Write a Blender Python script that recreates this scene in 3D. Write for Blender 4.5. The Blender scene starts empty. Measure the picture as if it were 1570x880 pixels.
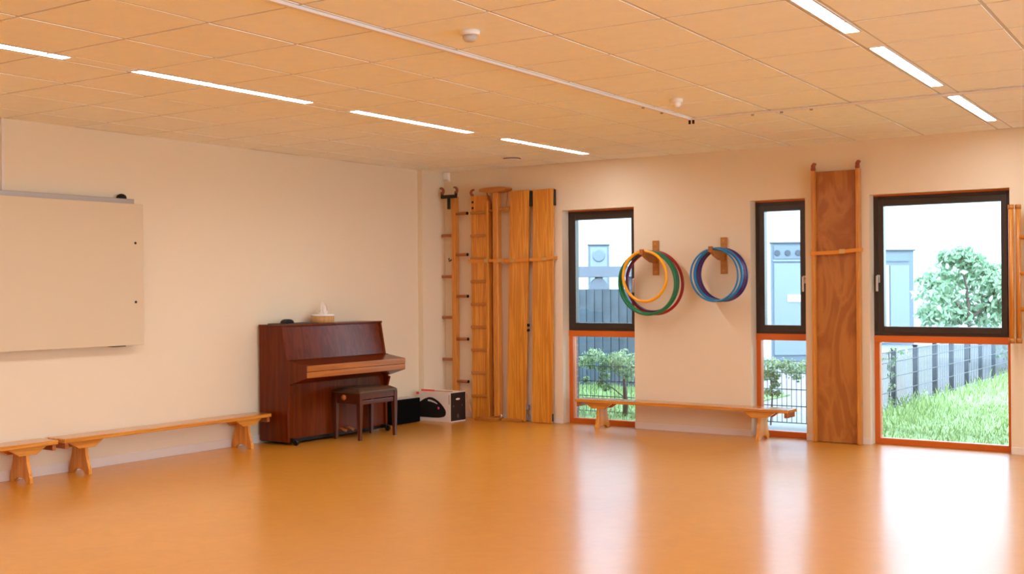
import bpy, bmesh, math, random
from mathutils import Vector, Matrix
random.seed(7)
SC = bpy.context.scene
C = SC.collection
H = 2.65
PI = math.pi

# ------------------------------------------------------------------ materials
def new_mat(name):
    m = bpy.data.materials.new(name); m.use_nodes = True
    nt = m.node_tree
    return m, nt, nt.nodes['Principled BSDF']

def plain(name, col, rough=0.5, metal=0.0, spec=0.5, bump=0.0, bscale=60, var=0.0, vscale=3.0, coat=0.0):
    m, nt, b = new_mat(name)
    b.inputs['Base Color'].default_value = (*col, 1)
    b.inputs['Roughness'].default_value = rough
    b.inputs['Metallic'].default_value = metal
    b.inputs['Specular IOR Level'].default_value = spec
    b.inputs['Coat Weight'].default_value = coat
    tc = nt.nodes.new('ShaderNodeTexCoord')
    if var:
        n = nt.nodes.new('ShaderNodeTexNoise'); n.inputs['Scale'].default_value = vscale
        n.inputs['Detail'].default_value = 4
        r = nt.nodes.new('ShaderNodeValToRGB')
        r.color_ramp.elements[0].position = .3; r.color_ramp.elements[1].position = .7
        r.color_ramp.elements[0].color = (*[c * (1 - var) for c in col], 1)
        r.color_ramp.elements[1].color = (*[min(1, c * (1 + var)) for c in col], 1)
        nt.links.new(tc.outputs['Object'], n.inputs['Vector'])
        nt.links.new(n.outputs['Fac'], r.inputs['Fac'])
        nt.links.new(r.outputs['Color'], b.inputs['Base Color'])
    if bump:
        n2 = nt.nodes.new('ShaderNodeTexNoise'); n2.inputs['Scale'].default_value = bscale
        bp = nt.nodes.new('ShaderNodeBump'); bp.inputs['Strength'].default_value = bump
        bp.inputs['Distance'].default_value = .01
        nt.links.new(tc.outputs['Object'], n2.inputs['Vector'])
        nt.links.new(n2.outputs['Fac'], bp.inputs['Height'])
        nt.links.new(bp.outputs['Normal'], b.inputs['Normal'])
    return m

def wood(name, c1, c2, axis='Z', rough=0.35, scale=1.0, wav=2.0, stretch=14.0, coat=0.0, dist=2.5):
    """grain runs along `axis` (object space)"""
    m, nt, b = new_mat(name)
    tc = nt.nodes.new('ShaderNodeTexCoord')
    mp = nt.nodes.new('ShaderNodeMapping')
    s = [stretch * scale] * 3
    s['XYZ'.index(axis)] = wav * scale * .35
    mp.inputs['Scale'].default_value = s
    nt.links.new(tc.outputs['Object'], mp.inputs['Vector'])
    n = nt.nodes.new('ShaderNodeTexNoise'); n.inputs['Scale'].default_value = 1.0
    n.inputs['Detail'].default_value = 5; n.inputs['Distortion'].default_value = dist * .3
    nt.links.new(mp.outputs['Vector'], n.inputs['Vector'])
    mul = nt.nodes.new('ShaderNodeMath'); mul.operation = 'MULTIPLY'; mul.inputs[1].default_value = 9.0
    fr = nt.nodes.new('ShaderNodeMath'); fr.operation = 'PINGPONG'; fr.inputs[1].default_value = 1.0
    nt.links.new(n.outputs['Fac'], mul.inputs[0]); nt.links.new(mul.outputs[0], fr.inputs[0])
    r = nt.nodes.new('ShaderNodeValToRGB')
    r.color_ramp.elements[0].color = (*c1, 1); r.color_ramp.elements[1].color = (*c2, 1)
    r.color_ramp.elements[0].position = .05; r.color_ramp.elements[1].position = .8
    nt.links.new(fr.outputs[0], r.inputs['Fac'])
    nt.links.new(r.outputs['Color'], b.inputs['Base Color'])
    b.inputs['Roughness'].default_value = rough
    b.inputs['Coat Weight'].default_value = coat
    b.inputs['Coat Roughness'].default_value = .15
    return m

def floor_material():
    m, nt, b = new_mat('orange_linoleum')
    tc = nt.nodes.new('ShaderNodeTexCoord')
    def nz(scale, det, dis):
        n = nt.nodes.new('ShaderNodeTexNoise'); n.inputs['Scale'].default_value = scale
        n.inputs['Detail'].default_value = det; n.inputs['Distortion'].default_value = dis
        nt.links.new(tc.outputs['Object'], n.inputs['Vector']); return n
    a = nz(6, 8, 1.5); c = nz(1.1, 4, .6)
    r = nt.nodes.new('ShaderNodeValToRGB')
    r.color_ramp.elements[0].position = .30; r.color_ramp.elements[1].position = .74
    r.color_ramp.elements[0].color = (.58, .240, .014, 1)
    r.color_ramp.elements[1].color = (.65, .280, .020, 1)
    mx = nt.nodes.new('ShaderNodeMix'); mx.data_type = 'FLOAT'; mx.inputs[0].default_value = .35
    nt.links.new(a.outputs['Fac'], mx.inputs[2]); nt.links.new(c.outputs['Fac'], mx.inputs[3])
    nt.links.new(mx.outputs[0], r.inputs['Fac'])
    nt.links.new(r.outputs['Color'], b.inputs['Base Color'])
    b.inputs['Roughness'].default_value = .27
    b.inputs['Specular IOR Level'].default_value = .32
    rr = nt.nodes.new('ShaderNodeMapRange')
    rr.inputs[3].default_value = .19; rr.inputs[4].default_value = .24
    nt.links.new(c.outputs['Fac'], rr.inputs[0]); nt.links.new(rr.outputs[0], b.inputs['Coat Roughness'])
    b.inputs['Roughness'].default_value = .46; b.inputs['Coat Weight'].default_value = .72; b.inputs['Coat IOR'].default_value = 1.5
    return m

def brick_material(name, c1, c2, mortar, sx=1.0, axis='XZ'):
    m, nt, b = new_mat(name)
    tc = nt.nodes.new('ShaderNodeTexCoord')
    sep = nt.nodes.new('ShaderNodeSeparateXYZ'); nt.links.new(tc.outputs['Object'], sep.inputs[0])
    add = nt.nodes.new('ShaderNodeMath'); add.operation = 'ADD'
    nt.links.new(sep.outputs[0], add.inputs[0]); nt.links.new(sep.outputs[1], add.inputs[1])
    cb = nt.nodes.new('ShaderNodeCombineXYZ')
    nt.links.new(add.outputs[0], cb.inputs[0]); nt.links.new(sep.outputs[2], cb.inputs[1])
    br = nt.nodes.new('ShaderNodeTexBrick')
    br.inputs['Color1'].default_value = (*c1, 1); br.inputs['Color2'].default_value = (*c2, 1)
    br.inputs['Mortar'].default_value = (*mortar, 1)
    br.inputs['Scale'].default_value = 1.0 * sx
    br.inputs['Brick Width'].default_value = .22; br.inputs['Row Height'].default_value = .065
    br.inputs['Mortar Size'].default_value = .006
    nt.links.new(cb.outputs[0], br.inputs['Vector'])
    nt.links.new(br.outputs['Color'], b.inputs['Base Color'])
    bp = nt.nodes.new('ShaderNodeBump'); bp.inputs['Strength'].default_value = .5; bp.inputs['Distance'].default_value = .01
    bp.invert = True
    nt.links.new(br.outputs['Fac'], bp.inputs['Height']); nt.links.new(bp.outputs['Normal'], b.inputs['Normal'])
    b.inputs['Roughness'].default_value = .85
    return m

def emis(name, col, s):
    m = bpy.data.materials.new(name); m.use_nodes = True
    nt = m.node_tree; nt.nodes.clear()
    e = nt.nodes.new('ShaderNodeEmission'); o = nt.nodes.new('ShaderNodeOutputMaterial')
    e.inputs[0].default_value = (*col, 1); e.inputs[1].default_value = s
    nt.links.new(e.outputs[0], o.inputs[0]); return m

def glass(name):
    m = bpy.data.materials.new(name); m.use_nodes = True
    nt = m.node_tree; nt.nodes.clear()
    t = nt.nodes.new('ShaderNodeBsdfTransparent'); t.inputs[0].default_value = (.93, .97, .97, 1)
    g = nt.nodes.new('ShaderNodeBsdfGlossy'); g.inputs['Roughness'].default_value = .01
    f = nt.nodes.new('ShaderNodeFresnel'); f.inputs[0].default_value = 1.45
    mx = nt.nodes.new('ShaderNodeMixShader'); o = nt.nodes.new('ShaderNodeOutputMaterial')
    nt.links.new(f.outputs[0], mx.inputs[0]); nt.links.new(t.outputs[0], mx.inputs[1])
    nt.links.new(g.outputs[0], mx.inputs[2]); nt.links.new(mx.outputs[0], o.inputs[0])
    return m

def leaf_mat(name, c1, c2):
    m, nt, b = new_mat(name)
    oi = nt.nodes.new('ShaderNodeNewGeometry')
    r = nt.nodes.new('ShaderNodeValToRGB')
    r.color_ramp.elements[0].color = (*c1, 1); r.color_ramp.elements[1].color = (*c2, 1)
    nt.links.new(oi.outputs['Random Per Island'], r.inputs['Fac'])
    nt.links.new(r.outputs['Color'], b.inputs['Base Color'])
    b.inputs['Roughness'].default_value = .5
    tr = nt.nodes.new('ShaderNodeBsdfTranslucent'); nt.links.new(r.outputs['Color'], tr.inputs[0])
    mx = nt.nodes.new('ShaderNodeMixShader'); mx.inputs[0].default_value = .35
    o = nt.nodes['Material Output']
    nt.links.new(b.outputs[0], mx.inputs[1]); nt.links.new(tr.outputs[0], mx.inputs[2])
    nt.links.new(mx.outputs[0], o.inputs[0])
    return m

M = {}
M['wall'] = plain('white_wall_paint', (.795, .695, .515), .75, bump=.05, bscale=220)
M['base'] = plain('white_skirting_paint', (.78, .72, .66), .5)
M['tile'] = plain('mineral_ceiling_tile', (.895, .97, .99), .9, bump=.12, bscale=320, var=.02, vscale=9)
M['tbar'] = plain('white_ceiling_grid_metal', (.60, .60, .60), .45, spec=.5)
M['floor'] = floor_material()
M['black_frame'] = plain('dark_brown_window_paint', (.035, .022, .017), .35, var=.1)
M['orange_frame'] = plain('orange_window_paint', (.62, .135, .012), .4, var=.05)
M['steel'] = plain('brushed_steel', (.72, .70, .68), .3, 1.0)
M['grey_metal'] = plain('grey_aluminium', (.42, .38, .35), .4, .6)
M['board'] = plain('cream_whiteboard', (.67, .56, .38), .4)
M['black'] = plain('black_plastic', (.006, .005, .006), .5, spec=.3)
M['blackmetal'] = plain('black_metal', (.016, .014, .015), .35, .3)
M['blackfelt'] = plain('black_carpet_cover', (.003, .003, .003), .95, spec=.1, bump=.4, bscale=300)
M['red_rubber'] = plain('red_brown_rubber', (.30, .065, .022), .45)
M['white_plastic'] = plain('white_plastic', (.86, .88, .90), .4)
M['grey_plastic'] = plain('grey_plastic', (.55, .56, .58), .5)
M['rail'] = plain('silver_curtain_rail', (.80, .80, .84), .4, .0)
M['pine'] = wood('lacquered_pine', (.76, .34, .042), (.58, .215, .018), 'Z', .38, 1.3, coat=.15)
M['pine_x'] = wood('lacquered_pine_long', (.68, .30, .045), (.54, .20, .022), 'X', .25, 1.0, coat=.5)
M['beech'] = wood('lacquered_beech', (.66, .275, .040), (.55, .20, .025), 'Z', .35, 2.2, coat=.2)
M['rungw'] = wood('dark_beech_rung', (.42, .135, .03), (.34, .10, .022), 'X', .35, 3)
M['veneer'] = wood('wavy_veneer', (.44, .165, .028), (.33, .105, .013), 'Z', .38, .75, wav=4.5, stretch=5.0, dist=5, coat=.2)
M['batten'] = wood('thin_batten_wood', (.50, .20, .030), (.42, .15, .020), 'X', .4, 2)
M['strap'] = plain('ochre_webbing', (.72, .27, .03), .6, bump=.3, bscale=400)
M['piano'] = wood('mahogany_veneer', (.140, .020, .001), (.100, .013, .001), 'Z', .25, 1.0, coat=.08)
for _n in M['piano'].node_tree.nodes:
    if _n.type == 'BSDF_PRINCIPLED': _n.inputs['Specular IOR Level'].default_value = .22
M['piano_slip'] = wood('light_mahogany', (.42, .135, .010), (.31, .090, .006), 'Y', .28, 1.0, coat=.3)
M['seam'] = plain('dark_seam', (.03, .008, .003), .6)
M['stoolwood'] = wood('dark_stool_wood', (.085, .018, .006), (.070, .014, .004), 'Z', .28, 1.5, coat=.2)
M['leather'] = plain('brown_leather', (.085, .042, .020), .38, bump=.05, bscale=60)
M['brass'] = plain('brass', (.65, .42, .16), .3, 1.0)
M['mousepad'] = plain('dark_mat', (.045, .040, .034), .7)
M['bamboo'] = wood('bamboo', (.62, .34, .12), (.5, .25, .08), 'Z', .5, 3)
M['tissue'] = plain('white_tissue', (.86, .80, .74), .9)
M['cardboard'] = plain('white_printed_card', (.78, .71, .65), .45)
M['cardedge'] = plain('brown_cardboard', (.45, .22, .10), .8)
M['printblack'] = plain('black_print', (.010, .009, .010), .4)
M['printgrey'] = plain('grey_print', (.10, .085, .08), .4)
M['printred'] = plain('red_print', (.75, .055, .04), .4)
M['printpink'] = plain('pink_print', (.80, .07, .16), .4)
M['glass'] = glass('window_glass')
M['yellow'] = plain('yellow_plastic', (.90, .42, .012), .3)
M['green'] = plain('green_plastic', (.008, .19, .075), .3)
M['purple'] = plain('purple_plastic', (.085, .012, .065), .3)
M['red'] = plain('red_plastic', (.36, .010, .014), .3)
M['teal'] = plain('bright_blue_plastic', (.008, .20, .48), .3)
M['blue'] = plain('blue_plastic', (.012, .15, .36), .3)
M['navy'] = plain('navy_plastic', (.022, .022, .19), .3)
M['magenta'] = plain('plum_plastic', (.15, .018, .10), .3)
M['lamp'] = emis('lit_diffuser', (1.0, .98, 1.04), 52)
M['lampframe'] = plain('white_lamp_housing', (.80, .74, .68), .3, .2)
M['brick'] = brick_material('pink_brick', (.16, .085, .075), (.10, .06, .06), (.16, .14, .135))
M['facade'] = brick_material('white_painted_brick', (.64, .75, .88), (.61, .72, .85), (.50, .60, .73))
M['doorblue'] = plain('grey_blue_door_paint', (.11, .155, .205), .45)
M['doorblue2'] = plain('pale_blue_door_panel', (.165, .215, .265), .4)
M['doordark'] = plain('dark_blue_grey_trim', (.035, .05, .075), .5)
M['boards'] = plain('blue_grey_fence_boards', (.042, .066, .098), .7, var=.2, vscale=7)
M['post'] = plain('blue_grey_post', (.034, .054, .085), .5, var=.3, vscale=20)
M['wire'] = plain('dark_wire', (.07, .085, .115), .5)
M['canopy'] = plain('grey_blue_canopy', (.11, .135, .175), .5)
M['paving'] = plain('pale_grey_paving', (.155, .16, .18), .8, var=.08, vscale=.8)
M['bounce_ground'] = plain('white_bounce_slabs', (.84, .86, .88), .8, var=.03)  # very pale so the added ground outside throws daylight indoors
M['lawn'] = plain('lawn_soil', (.14, .22, .085), .95, var=.25, vscale=2.2, bump=.6, bscale=40)
M['grass'] = leaf_mat('grass_blade', (.14, .24, .075), (.33, .43, .19))
M['leaf'] = leaf_mat('pale_green_leaf', (.13, .30, .17), (.52, .64, .50))
M['leafd'] = leaf_mat('vine_leaf', (.09, .22, .10), (.50, .60, .36))
M['bark'] = plain('bark', (.12, .09, .08), .9, bump=.5, bscale=50)

# ------------------------------------------------------------------ helpers
class MB:
    def __init__(s): s.bm = bmesh.new(); s.slots = []
    def mi(s, mat):
        if mat is None: return 0
        if mat not in s.slots: s.slots.append(mat)
        return s.slots.index(mat)
    def box(s, x0, x1, y0, y1, z0, z1, bev=0.0, mat=None, rot=None, piv=None):
        r = bmesh.ops.create_cube(s.bm, size=1)
        vs = r['verts']
        for v in vs:
            v.co = Vector(((x0 + x1) / 2 + v.co.x * (x1 - x0), (y0 + y1) / 2 + v.co.y * (y1 - y0), (z0 + z1) / 2 + v.co.z * (z1 - z0)))
        fs = list({f for v in vs for f in v.link_faces})
        if mat: 
            for f in fs: f.material_index = s.mi(mat)
        if bev > 0:
            es = list({e for v in vs for e in v.link_edges})
            q = bmesh.ops.bevel(s.bm, geom=es, offset=bev, segments=2, profile=.5, affect='EDGES')
            vs = list({v for f in q['faces'] for v in f.verts} | {v for v in vs if v.is_valid})
        if rot is not None:
            p = piv or Vector(((x0 + x1) / 2, (y0 + y1) / 2, (z0 + z1) / 2))
            for v in vs: v.co = rot @ (v.co - Vector(p)) + Vector(p)
        return vs
    def prism(s, pts, axis, a0, a1, bev=0.0, mat=None):
        """pts: 2-D polygon; axis 'x': pts=(y,z); 'y': pts=(x,z); 'z': pts=(x,y)"""
        def P(p, a):
            if axis == 'x': return Vector((a, p[0], p[1]))
            if axis == 'y': return Vector((p[0], a, p[1]))
            return Vector((p[0], p[1], a))
        A = [s.bm.verts.new(P(p, a0)) for p in pts]; B = [s.bm.verts.new(P(p, a1)) for p in pts]
        fs = [s.bm.faces.new(A), s.bm.faces.new(B[::-1])]
        n = len(pts)
        for i in range(n):
            fs.append(s.bm.faces.new((A[i], B[i], B[(i + 1) % n], A[(i + 1) % n])))
        bmesh.ops.recalc_face_normals(s.bm, faces=fs)
        if mat:
            for f in fs: f.material_index = s.mi(mat)
        if bev > 0:
            es = list({e for f in fs[:2] for e in f.edges})
            bmesh.ops.bevel(s.bm, geom=es, offset=bev, segments=2, profile=.5, affect='EDGES')
    def tube(s, path, r, n=12, closed=False, cap=True, mat=None):
        pts = [Vector(p) for p in path]; N = len(pts); rings = []
        rs = r if isinstance(r, (list, tuple)) else [r] * N
        up = Vector((0, 0, 1)); prev = None
        for i, p in enumerate(pts):
            a = pts[(i - 1) % N] if (closed or i > 0) else p
            b = pts[(i + 1) % N] if (closed or i < N - 1) else p
            t = (b - a).normalized()
            if prev is None:
                u = t.cross(up)
                if u.length < 1e-3: u = t.cross(Vector((1, 0, 0)))
                u.normalize()
            else:
                u = prev - t * prev.dot(t); u.normalize()
            prev = u; w = t.cross(u)
            rings.append([s.bm.verts.new(p + (u * math.cos(k * 2 * PI / n) + w * math.sin(k * 2 * PI / n)) * rs[i]) for k in range(n)])
        fs = []
        for i in range(N if closed else N - 1):
            A, B = rings[i], rings[(i + 1) % N]
            for k in range(n):
                f = s.bm.faces.new((A[k], A[(k + 1) % n], B[(k + 1) % n], B[k])); f.smooth = True; fs.append(f)
        if cap and not closed:
            fs.append(s.bm.faces.new(rings[0][::-1])); fs.append(s.bm.faces.new(rings[-1]))
        if mat:
            for f in fs: f.material_index = s.mi(mat)
    def lathe(s, prof, c, n=24, axis='z', mat=None):
        rings = []
        for r, h in prof:
            ring = []
            for k in range(n):
                a = 2 * PI * k / n
                if axis == 'z': v = Vector((r * math.cos(a), r * math.sin(a), h))
                elif axis == 'y': v = Vector((r * math.cos(a), h, r * math.sin(a)))
                else: v = Vector((h, r * math.cos(a), r * math.sin(a)))
                ring.append(s.bm.verts.new(v + Vector(c)))
            rings.append(ring)
        fs = []
        for i in range(len(rings) - 1):
            for k in range(n):
                f = s.bm.faces.new((rings[i][k], rings[i][(k + 1) % n], rings[i + 1][(k + 1) % n], rings[i + 1][k])); f.smooth = True; fs.append(f)
        fs.append(s.bm.faces.new(rings[0][::-1])); fs.append(s.bm.faces.new(rings[-1]))
        bmesh.ops.recalc_face_normals(s.bm, faces=fs)
        if mat:
            for f in fs: f.material_index = s.mi(mat)
    def quad(s, a, b, c, d, mat=None):
        f = s.bm.faces.new([s.bm.verts.new(Vector(p)) for p in (a, b, c, d)])
        if mat: f.material_index = s.mi(mat)
    def build(s, name, mat, parent=None):
        me = bpy.data.meshes.new(name)
        s.bm.normal_update(); s.bm.to_mesh(me); s.bm.free()
        o = bpy.data.objects.new(name, me); C.objects.link(o)
        if s.slots:
            for q in s.slots: me.materials.append(M[q])
        else: me.materials.append(M[mat])
        if parent is not None: o.parent = parent; 
        if parent is not None:
            off = Vector((0, 0, 0)); q = parent
            while q is not None: off += q.location; q = q.parent
            me.transform(Matrix.Translation(-off))
        return o

def tag(o, label=None, cat=None, group=None, kind=None):
    if label: o['label'] = label
    if cat: o['category'] = cat
    if group: o['group'] = group
    if kind: o['kind'] = kind
    return o
def empty(name, loc, label, cat, group=None):
    o = bpy.data.objects.new(name, None); C.objects.link(o); o.location = loc
    o.empty_display_size = .1
    return tag(o, label, cat, group)
def S(o): o['kind'] = 'structure'; return o
def copy_tree(o, parent=None):
    c = o.copy(); C.objects.link(c)
    if parent: c.parent = parent
    for ch in list(o.children): copy_tree(ch, c)
    return c

# ------------------------------------------------------------------ camera
F, yaw, pit, rol = 1803.2837668, 0.5989368226, 0.0013917296, -0.0074205299
CAM = Vector((7.901853943, -10.1841402700, 1.3776687097))
fw = Vector((-math.sin(yaw) * math.cos(pit), math.cos(yaw) * math.cos(pit), math.sin(pit)))
rt = Vector((math.cos(yaw), math.sin(yaw), 0)); up = rt.cross(fw)
rt2 = rt * math.cos(rol) + up * math.sin(rol); up2 = -rt * math.sin(rol) + up * math.cos(rol)
cd = bpy.data.cameras.new('camera'); cam = bpy.data.objects.new('camera', cd); C.objects.link(cam)
cd.sensor_width = 36; cd.lens = F * 36 / 1570; cd.clip_end = 200
mw = Matrix.Identity(4)
for i in range(3):
    mw[i][0], mw[i][1], mw[i][2], mw[i][3] = rt2[i], up2[i], -fw[i], CAM[i]
cam.matrix_world = mw
SC.camera = cam

# ------------------------------------------------------------------ room shell
RX, RY = 11.4, -12.6
WIN = [(1.573, 2.40), (3.612, 4.135), (4.71, 5.855)]
WT = 2.17
b = MB(); b.box(-.3, RX + .3, RY - .3, .14, -.12, 0); S(b.build('floor', 'floor'))
b = MB(); b.box(-.3, 0, RY - .3, .2, 0, H + .25); S(b.build('wall_left', 'wall'))
ADDED_SIDE = [(-11.8, -10.0), (-9.4, -7.6), (-7.0, -5.2), (-4.6, -2.8), (-2.2, -.6)]  # unseen side openings, added to bring cool daylight onto the ceiling
b = MB(); ye = RY - .3
for (ya, yb) in ADDED_SIDE:
    b.box(RX, RX + .3, ye, ya, 0, H + .25); ye = yb
    b.box(RX, RX + .3, ya, yb, 0, .05); b.box(RX, RX + .3, ya, yb, 2.45, H + .25)
b.box(RX, RX + .3, ye, .2, 0, H + .25); S(b.build('wall_right', 'wall'))
for k, (ya, yb) in enumerate(ADDED_SIDE):  # windows built here are additions out of view, for daylight only
    w = bpy.data.objects.new('window_%d' % (k + 4), None); C.objects.link(w); w.location = (RX + .15, ya, .05); S(w)
    b = MB()
    for (p, q, r_, s_) in ((ya, ya + .07, .05, 2.45), (yb - .07, yb, .05, 2.45), (ya + .07, yb - .07, .05, .12), (ya + .07, yb - .07, 2.38, 2.45)):
        b.box(RX + .12, RX + .19, p, q, r_, s_, .003)
    b.build('sash', 'black_frame', w)
    b = MB(); b.box(RX + .15, RX + .156, ya + .06, yb - .06, .11, 2.39); b.build('pane', 'glass', w)
b = MB(); b.box(0, RX, RY - .3, RY, 0, H + .25); S(b.build('wall_front', 'wall'))
b = MB()
xs = [0.0]
for a, c in WIN: xs += [a, c]
xs += [RX]
for i in range(0, len(xs), 2):
    b.box(xs[i], xs[i + 1], 0, .2, 0, H + .25)
for a, c in WIN: b.box(a, c, 0, .2, WT, H + .25)
S(b.build('wall_back', 'wall'))
b = MB()
xo = [-1.6]
for a, c in WIN: xo += [a - .07, c + .05]
xo += [RX + .3]
for i in range(0, len(xo), 2): b.box(xo[i], xo[i + 1], .205, .42, -.3, 3.4)
for a, c in WIN:
    b.box(a - .07, c + .05, .205, .42, WT + .03, 3.4); b.box(a - .07, c + .05, .205, .42, -.3, -.03)
S(b.build('wall_exterior', 'brick'))
# corner casing
b = MB(); b.box(.0, .07, -.385, 0, 0, H, .003); S(b.build('trim_1', 'wall'))
# baseboards
b = MB(); b.box(0, .008, RY, -.385, 0, .075, .002); S(b.build('baseboard_left', 'base'))
b = MB()
for i in range(0, len(xs), 2): b.box(max(xs[i], .07), xs[i + 1], -.008, 0, 0, .06, .002)
S(b.build('baseboard_back', 'base'))

# ceiling: tile mesh follows the grid lines; lines run very slightly askew to the wall
def kx(u): return .004 + .006 * u
def cx(u, y): return u - kx(u) * (y + 3)
us = [-.78, -.19, .405, .99, 1.575, 2.17, 2.30, 2.885, 3.49, 4.09, 4.69, 5.285, 5.885, 6.0, 6.60, 7.2, 7.8, 8.4, 9.0, 9.6, 9.715, 10.3, 10.9, 11.5]
ys = [.22 - .6 * j for j in range(0, 23)]
b = MB(); g = .021
chan = {5, 12, 19}
for i in range(len(us) - 1):
    if i in chan: continue
    for j in range(len(ys) - 1):
        y1, y0 = ys[j] - g / 2, ys[j + 1] + g / 2
        def cl(x): return min(max(x, 0.0), RX)
        y1 = min(y1, -.001)
        if y0 < RY: continue
        xa1, xb1 = cx(us[i], y1) + g / 2, cx(us[i + 1], y1) - g / 2
        xa0, xb0 = cx(us[i], y0) + g / 2, cx(us[i + 1], y0) - g / 2
        if xb1 < .01 or xa0 > RX - .02: continue
        dz = random.uniform(-.0008, .0008)
        p = [(cl(xa0), y0), (cl(xb0), y0), (cl(xb1), y1), (cl(xa1), y1)]
        b.prism(p, 'z', H + dz, H + .0085 + dz)
S(b.build('ceiling', 'tile'))
b = MB()
for i, u in enumerate(us):
    if u < -.1 or u > RX: continue
    pts = [(max(.0, cx(u, -.001) - .012), -.001), (max(.0, cx(u, -.001) + .012), -.001), (cx(u, RY) + .012, RY), (cx(u, RY) - .012, RY)]
    b.prism(pts, 'z', H + .003, H + .03)
for y in ys:
    if y > -.01 or y < RY: continue
    b.box(0, RX, y - .012, y + .012, H + .0035, H + .028)
b.box(-.0, .022, RY, 0, H + .0, H + .02); b.box(0, RX, -.022, -.002, H + .0, H + .02)
S(b.build('trim_2', 'tbar'))
b = MB(); b.box(-.3, RX + .3, RY - .3, .2, H + .25, H + .4); S(b.build('ceiling_slab', 'tile'))

# light channels and luminaires
chx = {5: (2.17, 2.30, 2.213, 2.288), 12: (5.885, 6.0, 5.910, 5.982), 19: (9.60, 9.715, 9.62, 9.69)}  # last row is out of view, added to balance the room light
segs = [(-.575, -1.975), (-2.465, -3.90), (-4.355, -5.805), (-6.262, -7.70), (-8.16, -9.60), (-10.06, -11.5)]
b = MB()
for c, (u0, u1, l0, l1) in chx.items():
    ends = [-.02] + [v for s_ in segs for v in s_] + [RY]
    for k in range(0, len(ends), 2):
        ya, yb = ends[k], ends[k + 1]
        if k > 0: ya -= .02
        yb += .02
        p = [(cx(u0, yb) + .012, yb), (cx(u1, yb) - .006, yb), (cx(u1, ya) - .006, ya), (cx(u0, ya) + .012, ya)]
        b.prism(p, 'z', H + .001, H + .012)
S(b.build('trim_3', 'tile'))
where = {5: 'left ceiling row', 12: 'right ceiling row', 19: 'added far right row out of view'}
order = ['nearest the window wall', 'second from the window wall', 'third from the window wall', 'fourth from the window wall', 'fifth from the window wall', 'sixth from the window wall']
for c, (u0, u1, l0, l1) in chx.items():
    for k, (ya, yb) in enumerate(segs):
        t = empty('ceiling_light', (cx((l0 + l1) / 2, (ya + yb) / 2), (ya + yb) / 2, H), 'lit slim ceiling light, %s, %s' % (where[c], order[k]), 'ceiling light', 'linear lights recessed in the ceiling')
        b = MB(); p = [(cx(l0, yb), yb), (cx(l1, yb), yb), (cx(l1, ya), ya), (cx(l0, ya), ya)]
        b.prism(p, 'z', H + .004, H + .010); b.build('diffuser', 'lamp', t)
        b = MB()
        w = .011
        for (q0, q1) in ((l0 - w, l0), (l1, l1 + w)):
            p = [(cx(q0, yb), yb), (cx(q1, yb), yb), (cx(q1, ya), ya), (cx(q0, ya), ya)]
            b.prism(p, 'z', H - .004, H + .03)
        for (q0, q1) in ((yb - w, yb), (ya, ya + w)):
            p = [(cx(l0 - w, q0), q0), (cx(l1 + w, q0), q0), (cx(l1 + w, q1), q1), (cx(l0 - w, q1), q1)]
            b.prism(p, 'z', H - .002, H + .03)
        b.build('housing', 'lampframe', t)

# ------------------------------------------------------------------ windows
for n, (a, c) in enumerate(WIN):
    w = bpy.data.objects.new('window_%d' % (n + 1), None); C.objects.link(w); w.location = (a, .12, 0); S(w)
    y0, y1 = .12, .19
    zt, zm0, zm1, zb = WT, .885, .945, .05
    sw = .090
    b = MB()   # dark opening sash: fixed frame + sash step
    b.box(a, a + .045, y0, y1, zm1, zt, .003); b.box(c - .045, c, y0, y1, zm1, zt, .003)
    b.box(a + .045, c - .045, y0, y1, zt - .045, zt, .003); b.box(a + .045, c - .045, y0, y1, zm1, zm1 + .03, .003)
    b.box(a + .040, a + sw, y0 - .012, y1 - .01, zm1 + .025, zt - .04, .004); b.box(c - sw, c - .040, y0 - .012, y1 - .01, zm1 + .025, zt - .04, .004)
    b.box(a + sw - .002, c - sw + .002, y0 - .0115, y1 - .01, zt - .098, zt - .04, .004)
    b.box(a + sw - .002, c - sw + .002, y0 - .0115, y1 - .01, zm1 + .025, zm1 + .08, .004)
    b.build('sash', 'black_frame', w)
    b = MB()
    b.box(a, c, y0 - .006, y1, zm0, zm1, .003)
    b.box(a, a + .045, y0, y1, 0, zm0, .003); b.box(c - .045, c, y0, y1, 0, zm0, .003)
    b.box(a + .045, c - .045, y0, y1, 0, zb, .003)
    b.build('lower_frame', 'orange_frame', w)
    b = MB(); b.box(a + sw - .01, c - sw + .01, .150, .156, zm1 + .07, zt - .09); b.build('pane', 'glass', w)
    b = MB(); b.box(a + .04, c - .04, .150, .156, zb - .005, zm0 + .005); b.build('pane', 'glass', w)
    b = MB(); b.box(a - .06, c + .04, .192, .46, -.035, .012, .004); b.build('outer_sill', 'grey_metal', w)
    # thin orange head line above the sash
    b = MB(); b.box(a, c, y0 - .004, y0 + .0, zt - .012, zt, .001); b.build('head_strip', 'orange_frame', w)
    hx = {0: c - .045, 1: c - .047, 2: a + .045}[n]
    b = MB()
    b.box(hx - .014, hx + .014, y0 - .026, y0 - .012, 1.405, 1.475, .004)
    b.tube([(hx, y0 - .02, 1.455), (hx, y0 - .055, 1.455)], .009, 10)
    b.box(hx - .010, hx + .010, y0 - .066, y0 - .050, 1.33, 1.468, .005)
    b.build('handle', 'steel', w)

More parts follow.
